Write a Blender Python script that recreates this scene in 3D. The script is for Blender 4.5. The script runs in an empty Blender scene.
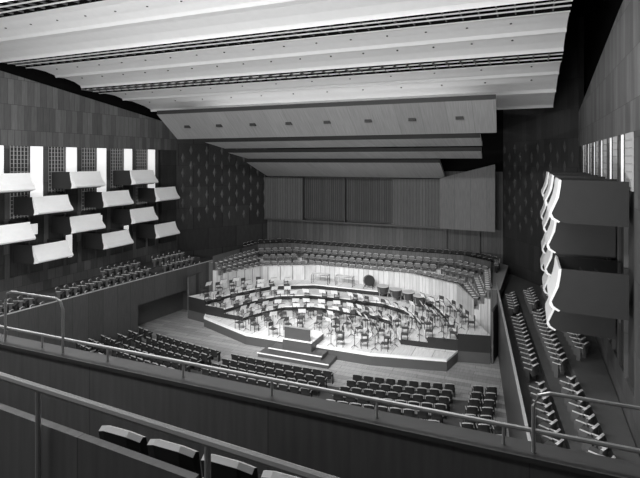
import bpy, math, random
from mathutils import Vector, Matrix
random.seed(4)
ZO = 12.5      # camera height above the stalls floor; all z below are relative to the camera
CX = -13.5     # hall centre line
scene = bpy.context.scene
scene.view_settings.view_transform = 'Standard'

# ---------------------------------------------------------------- materials
def base(name, v, rough=0.6, spec=0.3, metal=0.0):
    m = bpy.data.materials.new(name); m.use_nodes = True
    b = m.node_tree.nodes['Principled BSDF']
    b.inputs['Base Color'].default_value = (v, v, v, 1)
    b.inputs['Roughness'].default_value = rough
    b.inputs['Metallic'].default_value = metal
    b.inputs['Specular IOR Level'].default_value = spec
    return m, m.node_tree, b

def plain(name, v, rough=0.6, spec=0.3, metal=0.0, noise=0.12, nscale=3.0):
    m, nt, b = base(name, v, rough, spec, metal)
    tc = nt.nodes.new('ShaderNodeTexCoord')
    n = nt.nodes.new('ShaderNodeTexNoise'); n.inputs['Scale'].default_value = nscale
    n.inputs['Detail'].default_value = 4
    r = nt.nodes.new('ShaderNodeMapRange')
    r.inputs['To Min'].default_value = v*(1-noise); r.inputs['To Max'].default_value = min(1, v*(1+noise))
    nt.links.new(tc.outputs['Object'], n.inputs['Vector'])
    nt.links.new(n.outputs['Fac'], r.inputs['Value'])
    nt.links.new(r.outputs['Result'], b.inputs['Base Color'])
    return m

def panel(name, v, axis='y', bw=0.9, rh=2.4, var=0.18, mortar=0.012, mv=0.45, rough=0.5, floor=False):
    m, nt, b = base(name, v, rough, 0.2)
    g = nt.nodes.new('ShaderNodeNewGeometry')
    s = nt.nodes.new('ShaderNodeSeparateXYZ'); c = nt.nodes.new('ShaderNodeCombineXYZ')
    nt.links.new(g.outputs['Position'], s.inputs[0])
    if floor:
        nt.links.new(s.outputs['X'], c.inputs[0]); nt.links.new(s.outputs['Y'], c.inputs[1])
    else:
        if axis == 'xy':
            a = nt.nodes.new('ShaderNodeMath'); a.operation = 'SUBTRACT'
            nt.links.new(s.outputs['Y'], a.inputs[0]); nt.links.new(s.outputs['X'], a.inputs[1])
            nt.links.new(a.outputs[0], c.inputs[0])
        else:
            nt.links.new(s.outputs['Y' if axis == 'y' else 'X'], c.inputs[0])
        nt.links.new(s.outputs['Z'], c.inputs[1])
    k = nt.nodes.new('ShaderNodeTexBrick')
    k.inputs['Scale'].default_value = 1
    k.inputs['Brick Width'].default_value = bw; k.inputs['Row Height'].default_value = rh
    k.inputs['Mortar Size'].default_value = mortar
    k.inputs['Color1'].default_value = (v*(1-var),)*3+(1,)
    k.inputs['Color2'].default_value = (v*(1+var),)*3+(1,)
    k.inputs['Mortar'].default_value = (v*mv,)*3+(1,)
    nt.links.new(c.outputs[0], k.inputs['Vector'])
    n = nt.nodes.new('ShaderNodeTexNoise'); n.inputs['Scale'].default_value = 1.0
    mp = nt.nodes.new('ShaderNodeMapping'); mp.inputs['Scale'].default_value = (14, 1.2, 1)
    nt.links.new(c.outputs[0], mp.inputs[0]); nt.links.new(mp.outputs[0], n.inputs['Vector'])
    r = nt.nodes.new('ShaderNodeMapRange'); r.inputs['To Min'].default_value = 0.7; r.inputs['To Max'].default_value = 1.3
    nt.links.new(n.outputs['Fac'], r.inputs['Value'])
    mx = nt.nodes.new('ShaderNodeMix'); mx.data_type = 'RGBA'; mx.blend_type = 'MULTIPLY'
    mx.inputs[0].default_value = 1
    nt.links.new(k.outputs['Color'], mx.inputs[6]); nt.links.new(r.outputs['Result'], mx.inputs[7])
    nt.links.new(mx.outputs[2], b.inputs['Base Color'])
    return m

def emit(name, v, e):
    m, nt, b = base(name, v)
    b.inputs['Emission Color'].default_value = (1, 1, 1, 1)
    b.inputs['Emission Strength'].default_value = e
    return m

M_ceil = plain('plaster_white', 0.78, 0.8, 0.1, noise=0.05)
M_slat = plain('grille_slat', 0.16, 0.8, 0.1)
M_ceil2 = plain('plaster_grey', 0.4, 0.8, 0.1, noise=0.05)
M_canopy = panel('canopy_wood', 0.45, 'x', 1.5, 8, 0.06, 0.012, 0.7)
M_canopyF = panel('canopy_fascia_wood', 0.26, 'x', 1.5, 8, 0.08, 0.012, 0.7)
M_black = plain('black_void', 0.008, 0.9, 0.0)
M_dark = plain('dark_paint', 0.025, 0.6)
M_wallL = panel('elm_panel_side', 0.08, 'y', 0.6, 2.2, 0.28)
M_wallU = panel('elm_panel_upper', 0.115, 'y', 0.45, 1.6, 0.25)
M_splay = panel('dark_panel_splay', 0.04, 'xy', 0.9, 2.0, 0.2)
M_back = panel('elm_panel_back', 0.1, 'x', 0.35, 9, 0.15)
M_screen = panel('organ_screen_wood', 0.12, 'x', 0.28, 12, 0.1, 0.02, 0.5)
M_screenD = panel('organ_screen_dark', 0.085, 'x', 0.22, 12, 0.15, 0.03, 0.4)
M_white = plain('white_paint', 0.85, 0.5, noise=0.03)
M_lip = plain('box_front_leather', 0.88, 0.35, noise=0.05)
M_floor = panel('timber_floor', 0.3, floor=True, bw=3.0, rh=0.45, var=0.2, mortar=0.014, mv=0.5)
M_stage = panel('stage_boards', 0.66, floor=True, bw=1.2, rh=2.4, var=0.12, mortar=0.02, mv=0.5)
M_pale = panel('pale_sycamore', 0.55, 'xy', 0.45, 9, 0.12, 0.02, 0.4)
M_tread = plain('choir_tread', 0.35, 0.8)
M_wood = plain('parapet_wood', 0.08, 0.4, nscale=2)
M_step = plain('carpet', 0.09, 0.95, 0.05)
M_metal = plain('rail_metal', 0.5, 0.35, 0.5, 0.4)
M_seat = plain('seat_fabric', 0.03, 0.9, 0.1)
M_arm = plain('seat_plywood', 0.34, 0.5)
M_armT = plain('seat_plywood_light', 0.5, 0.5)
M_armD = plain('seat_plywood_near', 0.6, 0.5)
M_win = emit('window_blind', 0.8, 0.6)
M_winD = plain('window_lower_glass', 0.05, 0.3)
M_drum = plain('drum_copper', 0.08, 0.3, 0.5, 0.6)
M_skinM = plain('drum_skin', 0.5, 0.6)

# ---------------------------------------------------------------- mesh builder
class MB:
    def __init__(s, name, mats):
        s.name = name; s.mats = mats; s.v = []; s.f = []; s.mi = []
    def add(s, vs, fs, m=0, M=None):
        o = len(s.v)
        s.v += [tuple(M @ Vector(p)) if M else tuple(p) for p in vs]
        for k, f in enumerate(fs):
            s.f.append([i+o for i in f]); s.mi.append(m[k] if isinstance(m, (list, tuple)) else m)
    def merge(s, t, M):
        s.add(t.v, t.f, t.mi, M)
    def box(s, x0, x1, y0, y1, z0, z1, m=0, M=None):
        vs = [(x0,y0,z0),(x1,y0,z0),(x1,y1,z0),(x0,y1,z0),(x0,y0,z1),(x1,y0,z1),(x1,y1,z1),(x0,y1,z1)]
        s.add(vs, [(0,3,2,1),(4,5,6,7),(0,1,5,4),(1,2,6,5),(2,3,7,6),(3,0,4,7)], m, M)
    def prism(s, poly, z0, z1, mt=0, ms=None):
        ms = mt if ms is None else ms
        n = len(poly)
        a = sum(poly[i][0]*poly[(i+1)%n][1]-poly[(i+1)%n][0]*poly[i][1] for i in range(n))
        if a < 0: poly = poly[::-1]
        vs = [(x,y,z0) for x,y in poly]+[(x,y,z1) for x,y in poly]
        fs = [tuple(range(n))[::-1], tuple(range(n,2*n))]; mm = [ms, mt]
        for i in range(n):
            j = (i+1)%n; fs.append((i,j,j+n,i+n)); mm.append(ms)
        s.add(vs, fs, mm)
    def profx(s, prof, x0, x1, m=0):
        n = len(prof)
        vs = [(x0,y,z) for y,z in prof]+[(x1,y,z) for y,z in prof]
        fs = [tuple(range(n))[::-1], tuple(range(n,2*n))]+[(i,(i+1)%n,(i+1)%n+n,i+n) for i in range(n)]
        s.add(vs, fs, m)
    def profy(s, prof, y0, y1, m=0):
        n = len(prof)
        vs = [(x,y0,z) for x,z in prof]+[(x,y1,z) for x,z in prof]
        fs = [tuple(range(n)), tuple(range(n,2*n))[::-1]]+[((i+1)%n,i,i+n,(i+1)%n+n) for i in range(n)]
        s.add(vs, fs, m)
    def band(s, A, B, z0, z1, mt=0, ms=0):
        for i in range(len(A)-1):
            s.prism([A[i],A[i+1],B[i+1],B[i]], z0, z1, mt, ms)
    def tube(s, pts, r, m=0, n=8):
        pts = [Vector(p) for p in pts]; rings = []
        for i, p in enumerate(pts):
            d = (pts[min(i+1,len(pts)-1)]-pts[max(i-1,0)]).normalized()
            up = Vector((0,0,1)) if abs(d.z) < .9 else Vector((1,0,0))
            a = d.cross(up).normalized(); b = d.cross(a).normalized()
            rings.append([p+a*math.cos(t*2*math.pi/n)*r+b*math.sin(t*2*math.pi/n)*r for t in range(n)])
        vs = [q for R in rings for q in R]; fs = []
        for i in range(len(pts)-1):
            for t in range(n):
                fs.append((i*n+t, i*n+(t+1)%n, (i+1)*n+(t+1)%n, (i+1)*n+t))
        fs.append(tuple(range(n))); fs.append(tuple(range((len(pts)-1)*n, len(pts)*n))[::-1])
        s.add(vs, fs, m)
    def lathe(s, prof, M=None, m=0, n=14):
        vs = []; fs = []
        for r, z in prof:
            vs += [(r*math.cos(t*2*math.pi/n), r*math.sin(t*2*math.pi/n), z) for t in range(n)]
        for i in range(len(prof)-1):
            for t in range(n):
                fs.append((i*n+t, i*n+(t+1)%n, (i+1)*n+(t+1)%n, (i+1)*n+t))
        fs.append(tuple(range(n))[::-1]); fs.append(tuple(range((len(prof)-1)*n, len(prof)*n)))
        s.add(vs, fs, m, M)
    def make(s, loc=None):
        me = bpy.data.meshes.new(s.name)
        zo = 0 if loc else ZO
        me.from_pydata([(x,y,z+zo) for x,y,z in s.v], [], s.f)
        for m in s.mats: me.materials.append(m)
        me.polygons.foreach_set('material_index', s.mi)
        me.update()
        ob = bpy.data.objects.new(s.name, me); scene.collection.objects.link(ob)
        if loc: ob.location = (loc[0], loc[1], loc[2]+ZO)
        return ob

XL, XR = -30.0, 3.0
FZ = -12.5
def e(y): return -2+(35-y)*2/19.0        # inner edge of right terrace
def el(y): return -27-e(y)

# ---------------------------------------------------------------- shell
b = MB('floor', [M_floor]); b.box(XL-.3, XR+.3, -4, 46, FZ-.3, FZ); b.make()

def side_wall(name, x, sgn):
    b = MB(name, [M_wallL, M_wallU, M_black, M_splay])
    xo = x+sgn*0.4
    lo, hi = min(x,xo), max(x,xo)
    b.box(lo,hi,-4,38,FZ,-7.4,0)
    b.box(lo,hi,-4,18.0,-7.4,.9,0)
    b.box(lo,hi,35.0,38,-7.4,.9,3)
    prof = [(-4,.9),(37.5,.9),(37.5,3.1),(20.5,5.5),(-4,8)]
    vs = [(lo,y,z) for y,z in prof]+[(hi,y,z) for y,z in prof]
    n=5
    b.add(vs,[tuple(range(n)),tuple(range(n,2*n))[::-1]]+[(i,(i+1)%n,(i+1)%n+n,i+n) for i in range(n)],1)
    l2,h2 = (lo+sgn*.5, hi+sgn*.5)
    b.box(min(l2,h2),max(l2,h2),-4,38,.8,10,2)
    b.box(min(l2,h2),max(l2,h2),17.5,35.5,-7.6,.8,2)
    xs=sorted((x-sgn*.1,x+sgn*.95)); b.box(xs[0],xs[1],38.0,38.4,FZ,10,2)
    b.make()
side_wall('wall_left', XL, -1); side_wall('wall_right', XR, 1)

def slab(b, p, q, th, z0, z1, m):
    p=Vector(p);q=Vector(q);d=(q-p).normalized();n=Vector((-d.y,d.x))*th
    b.prism([tuple(p),tuple(q),tuple(q+n),tuple(p+n)],z0,z1,m)
b = MB('wall_splay_left',[M_splay]); slab(b,(XL,37.0),(-24.8,45.2),.4,FZ,9.5,0); b.make()
b = MB('wall_splay_right',[M_splay]); slab(b,(XR,37.0),(-2.2,45.2),-.4,FZ,9.5,0); b.make()
b = MB('wall_back',[M_back,M_black]); b.box(-26,-1,45.02,45.5,FZ,-1,0); b.box(-26,-1,45.0,45.5,-1,9.5,1); b.make()
b = MB('ceiling_void',[M_black]); b.box(-32,5,-4,46,9.5,9.9); b.make()

b = MB('acoustic_tiles',[plain('acoustic_tile',0.1,0.7), plain('acoustic_tile_dark',0.05,0.7)])
for side in (0,1):
    p = Vector((XL,37.0)) if side==0 else Vector((XR,37.0))
    q = Vector((-24.8,45.2)) if side==0 else Vector((-2.2,45.2))
    d=(q-p).normalized(); n=Vector((d.y,-d.x)) if side==0 else Vector((-d.y,d.x)); L=(q-p).length
    i=0; t=.6
    while t<L-.4:
        zz=-5.4+(i%2)*.7
        while zz<1.0:
            c=p+d*t; w=.17;h=.46
            A=[c-d*w,c,c+d*w,c]; Z=[zz,zz-h,zz,zz+h]
            vs=[(A[k].x+n.x*.02,A[k].y+n.y*.02,Z[k]) for k in range(4)]
            cc=c+n*.14; vs.append((cc.x,cc.y,zz+.1))
            b.add(vs,[(0,1,4),(1,2,4),(2,3,4),(3,0,4),(3,2,1,0)],side)
            zz+=1.4
        t+=.78;i+=1
b.make()

# ---------------------------------------------------------------- ceiling
b = MB('ceiling',[M_ceil,M_ceil2,M_black])
X0,X1 = XL+.05, 1.5
def panel_strip(pts, th=.3):
    top=[(y,z+th) for y,z in pts[::-1]]
    b.profx(pts+top, X0, X1, 0)
panel_strip([(5,8.6),(7,8.25),(8.9,7.75),(9.1,7.45)])
panel_strip([(10.4,7.6),(12.4,7.3),(14.0,6.95),(14.2,6.72)])
panel_strip([(15.8,6.75),(16.6,6.85),(17.5,6.75),(18.0,6.6),(18.1,6.45)]); panel_strip([(18.1,6.5),(18.9,6.55),(19.8,6.4),(20.3,6.18),(20.4,5.98)])
panel_strip([(22.1,5.92),(22.6,6.0),(23.5,5.95),(24.2,5.8),(24.3,5.64)]); panel_strip([(24.3,5.68),(25.0,5.72),(25.8,5.58),(26.3,5.38),(26.4,5.2)])
panel_strip([(28.0,5.0),(28.6,5.1),(29.6,5.05),(30.3,4.9),(30.4,4.75)]); panel_strip([(30.4,4.8),(31.4,4.8),(32.8,4.55),(33.5,4.35),(33.6,4.15)])
panel_strip([(33.6,4.35),(35.5,4.2),(37.5,3.8),(37.6,3.6)])
b.box(X0,X1,37.6,38.0,3.6,9.5,2)
b.box(X1,X1+.12,5,38,7.6,9.5,2)
b.make()
b = MB('ceiling_grille',[M_black,M_ceil,M_slat])
for y0,y1,z0,z1 in ((9.1,10.4,7.5,7.55),(14.2,15.8,6.76,6.74),(20.4,22.1,6.02,5.95),(26.4,28.0,5.24,5.02)):
    zm=lambda y:z0+(z1-z0)*(y-y0)/(y1-y0)
    b.box(X0,X1,y0-.05,y1+.05,max(z0,z1)+.42,max(z0,z1)+.5,0)
    b.box(X0,X1,y1-.02,y1+.03,z1+.02,max(z0,z1)+.45,0)
    for yy,w in ((y0+.5,.03),(y0+1.05,.03)):
        b.box(X0,X1,yy-w,yy+w,zm(yy)-.02,zm(yy)+.03,1)
    x=X0
    while x<X1:
        b.box(x,x+.05,y0,y1-.03,min(z0,z1)+.06,min(z0,z1)+.14,2); x+=.7
b.make()
b = MB('ceiling_downlights',[M_dark])
for y,z in ((17.2,6.8),(23.2,5.97),(29.2,5.07),(25.2,5.68),(31.8,4.72)):
    x=-28.5
    while x<1:
        b.lathe([(.05,-.04),(.05,.1)],Matrix.Translation((x,y,z)),0,8); x+=1.85 if y<29 else 2.6
b.make()

# canopy (stepped reflectors)
def reflector(p0, p1, hw0, hw1, xr0=None, xr1=None, th=.28, mat=None):
    b=MB('canopy_reflector',[mat or M_canopy,M_white,M_dark])
    (y0,z0),(y1,z1)=p0,p1
    xa0,xb0=CX-hw0,(xr0 if xr0 is not None else CX+hw0)
    xa1,xb1=CX-hw1,(xr1 if xr1 is not None else CX+hw1)
    vs=[(xa0,y0,z0),(xb0,y0,z0),(xb1,y1,z1),(xa1,y1,z1)]
    vs+=[(x,y,z+th) for x,y,z in vs]
    b.add(vs,[(0,1,2,3),(7,6,5,4),(0,4,5,1),(1,5,6,2),(2,6,7,3),(3,7,4,0)],[0,0,2,0,0,0])
    return b
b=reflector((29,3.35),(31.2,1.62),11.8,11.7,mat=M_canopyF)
for k in range(8):
    x=-23.4+k*2.8
    b.box(x-.22,x+.22,30.0,30.2,2.38,2.62,2)
b.make()
b=reflector((33.2,1.42),(35.9,.98),10.6,10.5); b.make()
b=reflector((36.2,.62),(39.2,.12),10.4,10.2); b.make()
b=reflector((39.6,-.22),(44.35,-1.6),10.6,11.1,-6.5,-6.8); b.make()

# organ screen
b=MB('organ_screen',[M_screen,M_screenD,M_wood])
b.box(-24.9,-20.6,44.4,44.6,-5.9,-1.75,0)
b.box(-20.6,-11.6,44.75,44.95,-5.75,-1.8,1)
b.box(-11.6,-7.2,44.4,44.6,-5.95,-1.7,0)
b.box(-24.9,-7.2,44.3,45.0,-6.05,-5.9,2)
for x in (-20.6,-16.2,-11.6): b.box(x-.04,x+.04,44.3,44.7,-5.9,-1.8,2)
b.make()
b=MB('organ_side_screen',[panel('side_screen_wood',0.17,'x',1.3,12,0.05,.012,.6),M_wood])
vs=[(-7.1,43.4,-5.9),(-2.6,43.0,-5.9),(-2.6,43.0,-.35),(-7.1,43.4,-1.55)]
vs+=[(x,y+.15,z) for x,y,z in vs]
b.add(vs,[(0,1,2,3),(7,6,5,4),(0,4,5,1),(1,5,6,2),(2,6,7,3),(3,7,4,0)],0)
for x in (-6.8,-4.0):
    b.box(x-.08,x+.08,43.5,44.9,-5.7,-5.5,1); b.box(x-.06,x+.06,44.7,44.82,-8.65,-5.5,1)
b.make()

# ---------------------------------------------------------------- windows + boxes
for side in (0,1):
    x = XL if side==0 else XR; s = -1 if side==0 else 1
    for k in range(6):
        y=19.7+2.7*k
        zb=-1.0 if (k%2==0 or side==1) else -2.5
        w=MB('window_%d'%(k+1+6*side),[M_win,M_winD,M_ceil2,M_wallL,M_splay])
        xs=sorted((x+s*.04,x+s*.1))
        w.box(xs[0],xs[1],y+.0,y+1.0,zb,.9,0)
        w.box(xs[0],xs[1],y+.0,y+1.0,-7.4,zb,4)
        if side==0: w.box(xs[0]+.01,xs[1]+.01,y+.05,y+.6,-6.9 if k%2==0 else -4.9,-5.3 if k%2==0 else -4.2,0)
        xs=sorted((x+s*.2,x+s*.3))
        zl=zb-1.2 if side==0 else zb
        w.box(xs[0],xs[1],y-1.35,y,zl,.9,1); w.box(xs[0]-s*.1,xs[1]-s*.1,y-1.35,y,-7.4,zl,4)
        xs=sorted((x,x+s*.05))
        for j in range(6):
            yy=y-1.3+j*.24; w.box(xs[0],xs[1],yy-.02,yy+.02,zl,.9,2)
        zz=zl+.1
        while zz<.9:
            w.box(xs[0],xs[1],y-1.35,y-.0,zz-.02,zz+.02,2); zz+=.26
        xs=sorted((x-s*.03,x+s*.3))
        w.box(xs[0],xs[1],y+1.0,y+1.35,-7.4,.9,3)
        w.box(xs[0],xs[1],y-.06,y+.02,-7.4,.9,3)
        w.make()

def theatre_box(side):
    s=1 if side==0 else -1
    b=MB('theatre_box',[M_dark,M_lip,M_seat])
    def P(l): return [(s*a,c) for a,c in l]
    if side==0:
        outer=[(1.72,.60),(1.80,.62),(1.84,.45),(1.93,.2),(2.08,-.05),(2.26,-.22),(2.32,-.34),(2.28,-.42),(2.05,-.47),(1.9,-.5)]
        inner=[(1.84,-.5),(1.90,-.35),(1.90,-.2),(1.82,0),(1.77,.25),(1.72,.5)]
    else:
        outer=[(1.96,.72),(2.03,.74),(2.06,.62),(2.08,.4),(2.14,.1),(2.24,-.18),(2.32,-.36),(2.33,-.5),(2.26,-.62),(2.05,-.72)]
        inner=[(2.0,-.68),(2.2,-.55),(2.26,-.4),(2.14,-.12),(2.04,.12),(1.98,.5)]
    b.profy(P(outer+inner),-1.25,1.25,1)
    cheek=[(a-.05,c-.01) for a,c in outer[1:-1]]
    for y in (-1.23,1.15):
        b.profy(P([(0,outer[0][1]-.02)]+cheek+[(1.85,outer[-1][1]),(0,outer[-1][1]-.05)]),y,y+.08,0)
    xs=sorted((0,s*1.9)); b.box(xs[0],xs[1],-1.2,1.2,-.55,-.45,0)
    for y in (-.55,.55):
        for xx in (.7,1.2):
            xs=sorted((s*xx,s*(xx+.4))); b.box(xs[0],xs[1],y-.25,y+.25,-.1,0,2)
            xs=sorted((s*xx,s*(xx+.07))); b.box(xs[0],xs[1],y-.25,y+.25,0,.45,2)
            xs=sorted((s*(xx+.15),s*(xx+.25))); b.box(xs[0],xs[1],y-.05,y+.05,-.45,-.1,2)
    return b
for side in (0,1):
    t=theatre_box(side); first=None
    for k in range(6):
        for z in ((-1.4,-4.4) if k%2==0 else (-2.9,-5.9)):
            loc=((XL+.05 if side==0 else XR-.05), 19.7+2.7*k+(.1), z)
            if first is None: first=t.make(loc=loc)
            else:
                o=bpy.data.objects.new('theatre_box',first.data); scene.collection.objects.link(o)
                o.location=(loc[0],loc[1],loc[2]+ZO)

# ---------------------------------------------------------------- seats
def seat_template(back_h=.82, mb=0, ma=1, aw=.018):
    t=MB('t',[])
    w=.24
    prof=[(-.26,.32),(-.21,.30),(-.17,.55),(-.22,back_h-.02),(-.26,back_h),(-.30,back_h-.03),(-.24,.55)]
    xs=[-w,-.13,.13,w]; off=[.05,0,0,.05]; vs=[];n=len(prof)
    for x,o in zip(xs,off): vs+=[(x,y+o,z-(.05 if abs(x)==w and z>.7 else 0)) for y,z in prof]
    fs=[]
    for i in range(3):
        for k in range(n): fs.append((i*n+k,i*n+(k+1)%n,(i+1)*n+(k+1)%n,(i+1)*n+k))
    fs+=[tuple(range(n))[::-1],tuple(range(3*n,4*n))]
    mm=[]
    for i in range(3):
        for k in range(n): mm.append(ma if k in (3,4) else mb)
    t.add(vs,fs,mm+[mb,mb])
    t.add([(-.22,-.16,.38),(.22,-.16,.38),(.22,.2,.44),(-.22,.2,.44),(-.22,-.16,.48),(.22,-.16,.48),(.2,.24,.52),(-.2,.24,.52)],
          [(0,3,2,1),(4,5,6,7),(0,1,5,4),(1,2,6,5),(2,3,7,6),(3,0,4,7)],mb)
    for x in (-.27,.27):
        t.box(x-aw,x+aw,-.2,.14,.58,.61,ma)
        t.box(x-.012,x+.012,-.1,.08,0,.58,mb)
    return t
SEAT=seat_template()
def T(x,y,z,rz=0): return Matrix.Translation((x,y,z))@Matrix.Rotation(rz,4,'Z')

yc=lambda x,r: 25.7-.98*r+.012*(x-CX)**2
b=MB('stalls_rake',[M_step]) 
xsn=[-25.2+i*(23.4/16) for i in range(17)]
for r in range(1,14):
    A=[(x,yc(x,r)+.45) for x in xsn]; B=[(x,yc(x,r+1)+.45) for x in xsn]
    b.band(A,B,FZ,FZ+.09*r,0,0)
b.make()
stalls=MB('stalls_seats',[M_seat,M_arm])
for (a,c) in ((-25.6,-24.4),(-23.0,-18.0),(-16.4,-10.4),(-8.7,-3.9),(-2.5,-1.2)):
    for r in range(0,12):
        n=int((c-a)/.56)
        for i in range(n+1):
            x=a+(c-a)*i/n; y=yc(x,r)
            if x>e(y)-.45 or x<el(y)+.45: continue
            stalls.merge(SEAT,T(x,y,FZ+.09*r,math.atan(.024*(x-CX))))
stalls.make()

def terrace(side):
    ed=(lambda y:e(y)) if side else (lambda y:el(y))
    s=1 if side else -1; wx=XR if side else XL
    nm='right' if side else 'left'
    b=MB('side_terrace_'+nm,[M_step,panel('terrace_panel_'+nm,.07,'y',1.1,9,.12),M_wood,M_ceil2])
    def strip(o0,o1,z0,z1,m,ya=12.5,yb=36.8):
        b.prism([(ed(ya)+s*o0,ya),(ed(yb)+s*o0,yb),(ed(yb)+s*o1,yb),(ed(ya)+s*o1,ya)],z0,z1,m)
    strip(.1,1.35,-9.75,-9.5,0)
    strip(1.35,2.4,-9.75,-9.1,0)
    b.prism([(ed(12.5)+s*2.4,12.5),(ed(36.8)+s*2.4,36.8),(wx-s*.03,36.8),(wx-s*.03,12.5)],-9.75,-8.7,0)
    if side:
        strip(0,.12,FZ,-8.6,1)
    else:
        strip(0,.12,FZ,-8.6,1,12.5,27.6); strip(0,.12,FZ,-8.6,1,33.8,36.8); strip(0,.12,-10.4,-8.6,1,27.6,33.8)
        strip(.02,1.6,FZ,-9.75,1,27.5,27.6); strip(.02,1.6,FZ,-9.75,1,33.8,33.9); strip(1.6,1.7,FZ,-9.75,2,27.5,33.9)
    strip(0,.1,-8.6,-8.55,3)
    b.make()
    b=MB('terrace_seats',[plain('terrace_fabric_'+nm,.08,.9),M_armT])
    y=13.0
    rz=math.radians(62) if side else math.radians(-62)
    while y<35.5:
        if abs((y%9)-4.5)>.5:
            for o,z in ((.8,-9.5),(1.9,-9.1),(2.95,-8.7)):
                xx=ed(y)+s*o
                if o>2.5 and (y<(24 if side else 27)): continue
                b.merge(SEAT,T(xx,y,z,rz))
        y+=.6
    b.make()
terrace(0); terrace(1)

# ---------------------------------------------------------------- platform, risers, choir
def mir(h): 
    h=h+[(-x,y) for x,y in h[::-1]]
    return [(x+CX,y) for x,y in h]
def U(w): return mir([(-(10+.34*w),35),(-(8.4+.7*w),38.8+.92*w),(-(4.3+1.25*w),41+.8*w)])
OUT=[(-11.3,32.0),(-10,35),(-8.4,38.8),(-4.3,41)]
R1=[(-9.4,31.6),(-8.3,34.9),(-6.9,37.6),(-3.6,39.3)]
R2=[(-7.6,31.4),(-6.7,34.2),(-5.5,36.2),(-2.9,37.5)]
R3=[(-5.9,31.3),(-5.1,33.3),(-4.2,34.8),(-2.2,35.7)]
PZ=-11.82
ZS=[-10.75,-11.12,-11.48]
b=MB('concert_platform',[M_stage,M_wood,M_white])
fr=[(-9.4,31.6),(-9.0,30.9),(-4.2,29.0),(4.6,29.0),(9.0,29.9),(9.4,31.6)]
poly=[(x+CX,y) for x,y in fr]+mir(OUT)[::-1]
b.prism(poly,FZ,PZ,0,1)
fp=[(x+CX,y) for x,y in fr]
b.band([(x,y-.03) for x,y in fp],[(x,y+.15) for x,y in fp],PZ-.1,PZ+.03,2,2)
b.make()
b=MB('orchestra_risers',[M_stage,M_dark,M_white])
prev=mir(OUT)
for R,z in zip((R1,R2,R3),ZS):
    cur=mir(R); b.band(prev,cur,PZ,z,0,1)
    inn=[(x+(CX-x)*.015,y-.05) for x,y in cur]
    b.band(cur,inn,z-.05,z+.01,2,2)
    prev=cur
b.make()
def inside(p,poly):
    x,y=p;c=False;n=len(poly)
    for i in range(n):
        x1,y1=poly[i];x2,y2=poly[(i+1)%n]
        if (y1>y)!=(y2>y) and x<(x2-x1)*(y-y1)/(y2-y1)+x1: c=not c
    return c
def stage_z(x,y):
    z=PZ
    for R,zz in zip((R3,R2,R1),ZS[::-1]):
        u=mir(R); yb=u[0][1]
        if y>yb-.25 and abs(x-CX)>abs(u[0][0]-CX)-.2 or y>yb:
            if not inside((x,y),[(u[0][0],yb-3)]+u+[(u[-1][0],yb-3)]): z=zz
    return z
b=MB('choir_tiers',[M_tread,M_pale,M_wood,M_back])
CW=[0.12,1.1,2.1,3.2,5]; CZ=[-10.1,-9.7,-9.3,-8.65]
for i in range(4): b.band(U(CW[i]),U(CW[i+1]),FZ,CZ[i],0,3 if i==3 else 1)
b.band(U(0),U(.12),FZ,-9.5,1,1)
b.band(U(-.04),U(.16),-9.5,-9.45,1,1)
b.band(U(3.2),U(3.26),CZ[3],-8.1,3,3)
b.make()
b=MB('choir_surround',[M_step,M_back])
for s in (-1,1):
    b.prism([(CX+s*11.35,32.1),(CX+s*11.75,34.9),(CX+s*11.9,43.3),(CX+s*12.2,43.2),(CX+s*16.2,37.05),(CX+s*11.9,36.9),(CX+s*11.6,34.8),(CX+s*11.45,32.1)],FZ,-9.3,0,1)
b.make()
def along(poly,sp):
    out=[]
    for i in range(len(poly)-1):
        p=Vector(poly[i]);q=Vector(poly[i+1]);L=(q-p).length;n=int((L-.5)/sp);d=(q-p).normalized()
        for k in range(n+1):
            c=p+d*(L-n*sp)/2+d*k*sp
            nrm=Vector((d.y,-d.x))
            out.append((c,math.atan2(-nrm.x,nrm.y)))
    return out
b=MB('choir_seats',[plain('choir_seat_fabric',.14,.8),plain('choir_seat_frame',.7,.5)])
for w,z in ((.75,CZ[0]),(1.75,CZ[1]),(2.75,CZ[2])):
    for c,rz in along(U(w),.66):
        if c.y>35.4: b.merge(SEAT,T(c.x,c.y,z,rz))
b.make()
b=MB('choir_back_seats',[M_seat,M_arm])
for c,rz in along(U(3.8),.62):
    if c.y>40.5: b.merge(SEAT,T(c.x,c.y,CZ[3],rz))
b.make()

# conductor's rostrum
b=MB('conductor_rostrum',[M_wood,M_white,M_dark,M_metal])
b.box(-15.9,-11.1,27.5,28.95,FZ,-12.25,0); b.box(-15.3,-11.7,27.9,28.95,-12.25,-12.0,0)
b.box(-15.95,-11.05,27.45,27.52,-12.27,-12.22,1); b.box(-15.35,-11.65,27.85,27.92,-12.02,-11.97,1)
b.box(-14.5,-12.5,28.2,28.95,-12.0,-11.4,0)
b.box(-14.5,-12.5,28.99,30.2,PZ+.03,-11.4,0); b.box(-14.55,-12.45,28.15,30.25,-11.4,-11.34,1)
b.box(-14.4,-12.6,28.25,28.31,-11.34,-10.6,0); b.box(-14.45,-12.55,28.2,28.36,-10.6,-10.55,3)
for x in (-14.5,-12.5):
    b.tube([(x,28.3,-11.35),(x,28.3,-10.5),(x,30.0,-10.5),(x,30.0,-11.35)],.025,3)
b.make()

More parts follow.
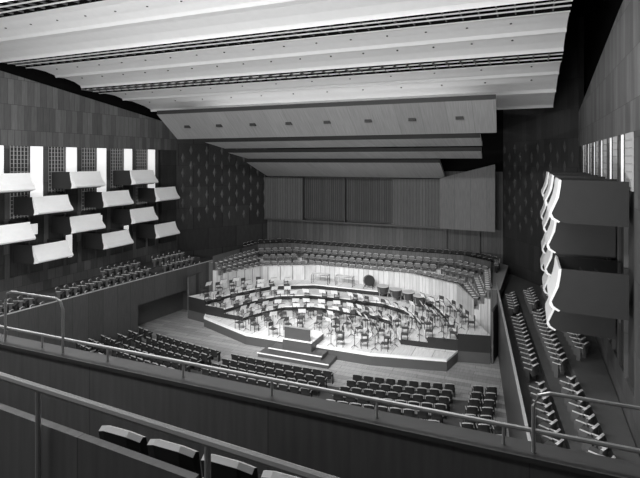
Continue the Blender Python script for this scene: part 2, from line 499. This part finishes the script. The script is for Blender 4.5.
ch=MB('t',[])
ch.box(-.21,.21,-.2,.22,.43,.47,0)
for x in (-.19,.19):
    ch.box(x-.015,x+.015,-.22,-.19,0,.85,1); ch.box(x-.015,x+.015,.18,.21,0,.43,1)
ch.box(-.2,.2,-.235,-.205,.6,.85,0)
st=MB('t',[])
st.tube([(0,0,.05),(0,0,1.0)],.018,0,6)
for a in range(3):
    t=a*2.094; st.tube([(0,0,.15),(.25*math.cos(t),.25*math.sin(t),.01)],.014,0,5)
st.add([(-.27,-.05,.92),(.27,-.05,.92),(.27,.14,1.26),(-.27,.14,1.26),(-.27,-.02,.9),(.27,-.02,.9),(.27,.17,1.24),(-.27,.17,1.24)],
       [(0,1,2,3),(7,6,5,4),(0,4,5,1),(1,5,6,2),(2,6,7,3),(3,7,4,0)],[1,1,0,0,0,0])
st.box(-.2,.2,-.09,-.05,.92,.95,0)
chairs=MB('orchestra_chairs',[plain('chair_ply',.06,.5),M_dark])
stands=MB('music_stands',[M_dark,plain('sheet_music',.85,.7)])
cx,cy=CX,29.0
limit=mir([(-11.0,32.4),(-9.7,35),(-8.1,38.5),(-4.1,40.6)])+[(CX+8.8,31.0),(CX+4,29.4),(CX-4,29.4),(CX-8.8,31.0)]
for R in (2.4,3.7,5.0,6.3,7.6,8.9,10.2):
    n=int(math.pi*R/1.2)
    for i in range(n+1):
        a=math.radians(6)+(math.pi-math.radians(12))*i/n
        x=cx+R*math.cos(a)*1.05+random.uniform(-.15,.15); y=cy+.4+R*math.sin(a)+random.uniform(-.15,.15)
        if not inside((x,y),limit): continue
        if abs(x-CX)<1.4 and y<31.2: continue
        if R>8.5 and 52<math.degrees(a)<122: continue
        dx,dy=cx-x,cy-y; rz=math.atan2(-dx,dy)+random.uniform(-.25,.25)
        chairs.merge(ch,T(x,y,stage_z(x,y),rz))
        if i%2==0 or R>4:
            d=Vector((dx,dy)).normalized()*.6; sx,sy=x+d.x,y+d.y
            if abs(sx-CX)<1.35 and sy<31: continue
            stands.merge(st,T(sx,sy,stage_z(sx,sy),rz))
chairs.make(); stands.make()

for (x,y) in ((-9.7,38.3),(-8.6,37.9),(-10.9,38.9),(-7.6,37.2)):
    drum=MB('timpani',[M_drum,M_skinM,M_metal])
    z=stage_z(x,y)
    drum.lathe([(.06,.25),(.26,.32),(.42,.5),(.5,.85),(.5,.95)],T(x,y,z),0)
    drum.lathe([(.51,.93),(.51,.97)],T(x,y,z),1)
    for a in range(3):
        t=a*2.094; drum.tube([(x+.47*math.cos(t),y+.47*math.sin(t),z+.85),(x+.36*math.cos(t),y+.36*math.sin(t),z)],.02,2,5)
    drum.make()
b=MB('bass_drum',[M_drum,M_skinM,M_dark])
x,y=-12.4,39.9;z=stage_z(x,y)
b.lathe([(.42,-.2),(.45,-.2),(.45,.2),(.42,.2)],T(x,y,z+.65)@Matrix.Rotation(math.radians(80),4,'X')@Matrix.Rotation(.6,4,'Y'),0,20)
for s in (-1,1): b.tube([(x+s*.4,y-.25,z),(x+s*.3,y,z+.35),(x+s*.4,y+.25,z)],.025,2,6)
b.make()
for x,y in ((-16.8,39.8),(-14.6,39.9)):
    b=MB('xylophone',[M_white,M_dark]); z=stage_z(x,y)
    for k in range(14): b.box(x-.75+k*.11,x-.67+k*.11,y-.35+.012*k,y+.35-.012*k,z+.8,z+.83,0)
    b.box(x-.8,x+.85,y-.2,y-.16,z+.75,z+.8,1); b.box(x-.8,x+.85,y+.16,y+.2,z+.75,z+.8,1)
    for xx in (-.75,.8):
        for yy in (-.2,.2): b.box(x+xx-.02,x+xx+.02,y+yy-.02,y+yy+.02,z,z+.78,1)
    b.make()

# ---------------------------------------------------------------- foreground balcony
M_bal=panel('balcony_parapet_wood',.16,'x',2.4,9,.1,.006,.6)
b=MB('balcony_floor',[M_step])
b.box(-16,XR-.02,2.7,4.6,-3.6,-3.3); b.box(-16,XR-.02,1.3,2.7,-3.6,-2.9); b.box(-16,XR-.02,-.3,1.3,-3.6,-2.3); b.box(-16,XR-.02,-3,-.3,-3.6,-1.7)
b.make()
b=MB('balcony_parapet',[M_bal,M_wood])
b.box(-16,XR-.02,4.35,4.5,-3.3,-2.42,0); b.box(-16,XR-.02,4.30,4.56,-2.42,-2.38,1)
b.make()
b=MB('balcony_rail',[M_metal])
b.tube([(-16,4.43,-2.22),(XR-.03,4.43,-2.22)],.02)
x=-15.6
while x<XR: b.tube([(x,4.43,-2.38),(x,4.43,-2.23)],.013); x+=1.1
b.make()
def guard(x0,x1,zt):
    b=MB('aisle_guard_rail',[M_metal])
    pts=[(x0,4.4,-2.38),(x0,4.4,zt-.12),(x0+.04,4.4,zt-.03),(x0+.12,4.4,zt),(x1-.12,4.4,zt),(x1-.04,4.4,zt-.03),(x1,4.4,zt-.12),(x1,4.4,-2.38)]
    b.tube(pts,.016); b.make()
guard(-6.35,-5.3,-1.72); guard(0.03,1.6,-1.88)
b=MB('gangway_rail',[M_metal,M_bal])
gl=lambda x:2.08-.062*(x+3.06)
b.tube([(-6.5,gl(-6.5),-1.35),(-.15,gl(-.15),-1.35)],.022)
for x in (-5.4,-4.1,-2.68,-1.42): b.tube([(x,gl(x),-2.9),(x,gl(x),-1.36)],.016)
b.prism([(-6.5,gl(-6.5)+.05),(-1.55,gl(-1.55)+.05),(-1.55,gl(-1.55)+.1),(-6.5,gl(-6.5)+.1)],-2.9,-1.6,1)
b.make()
big=seat_template(.93,aw=.03)
b=MB('balcony_seats',[M_seat,M_armD])
x=-3.35
while x<-.6:
    b.merge(big,T(x,3.6,-3.3)); x+=.56
b.make()

# ---------------------------------------------------------------- lights
def area(name,loc,target,sx,sy,P):
    l=bpy.data.lights.new(name,'AREA'); l.shape='RECTANGLE'; l.size=sx; l.size_y=sy; l.energy=P
    o=bpy.data.objects.new(name,l); scene.collection.objects.link(o)
    o.location=(loc[0],loc[1],loc[2]+ZO)
    d=Vector(target)-Vector(loc); o.rotation_euler=d.to_track_quat('-Z','Y').to_euler()
def spot(name,loc,target,P,ang,r=.25):
    l=bpy.data.lights.new(name,'SPOT'); l.energy=P; l.spot_size=math.radians(ang); l.spot_blend=.8; l.shadow_soft_size=r
    o=bpy.data.objects.new(name,l); scene.collection.objects.link(o)
    o.location=(loc[0],loc[1],loc[2]+ZO)
    d=Vector(target)-Vector(loc); o.rotation_euler=d.to_track_quat('-Z','Y').to_euler()
area('ceiling_fill_uplight',(-11,4.9,-4.0),(-10,27,5),20,.5,3600)  # added fill, hidden behind the parapet, to brighten the ceiling and hall
area('canopy_cove_light',(-13.5,34.4,2.2),(-13.5,31,5),20,.3,300)
for x in (-22,-16,-11,-5):
    spot('stage_spotlight',(x,13.0,6.9),(CX+(x-CX)*.45,34.5,-11),10500,40)
area('hall_downlight',(-13.5,9.7,7.3),(-13.5,24,-12),24,.5,3300)
area('parapet_fill_light',(-7,.5,3.2),(-6,4,-3),6,.4,170)  # added fill overhead, out of view, lifts the parapet's dark inner face
w=bpy.data.worlds.new('world'); scene.world=w; w.use_nodes=True
w.node_tree.nodes['Background'].inputs[0].default_value=(1,1,1,1)
w.node_tree.nodes['Background'].inputs[1].default_value=.1

# ---------------------------------------------------------------- camera
c=bpy.data.cameras.new('camera'); c.sensor_width=36; c.lens=496/640*36; c.shift_y=-79/640; c.clip_end=300
o=bpy.data.objects.new('camera',c); scene.collection.objects.link(o)
o.location=(0,0,ZO); o.rotation_euler=(math.radians(90),0,math.radians(22.9))
scene.camera=o
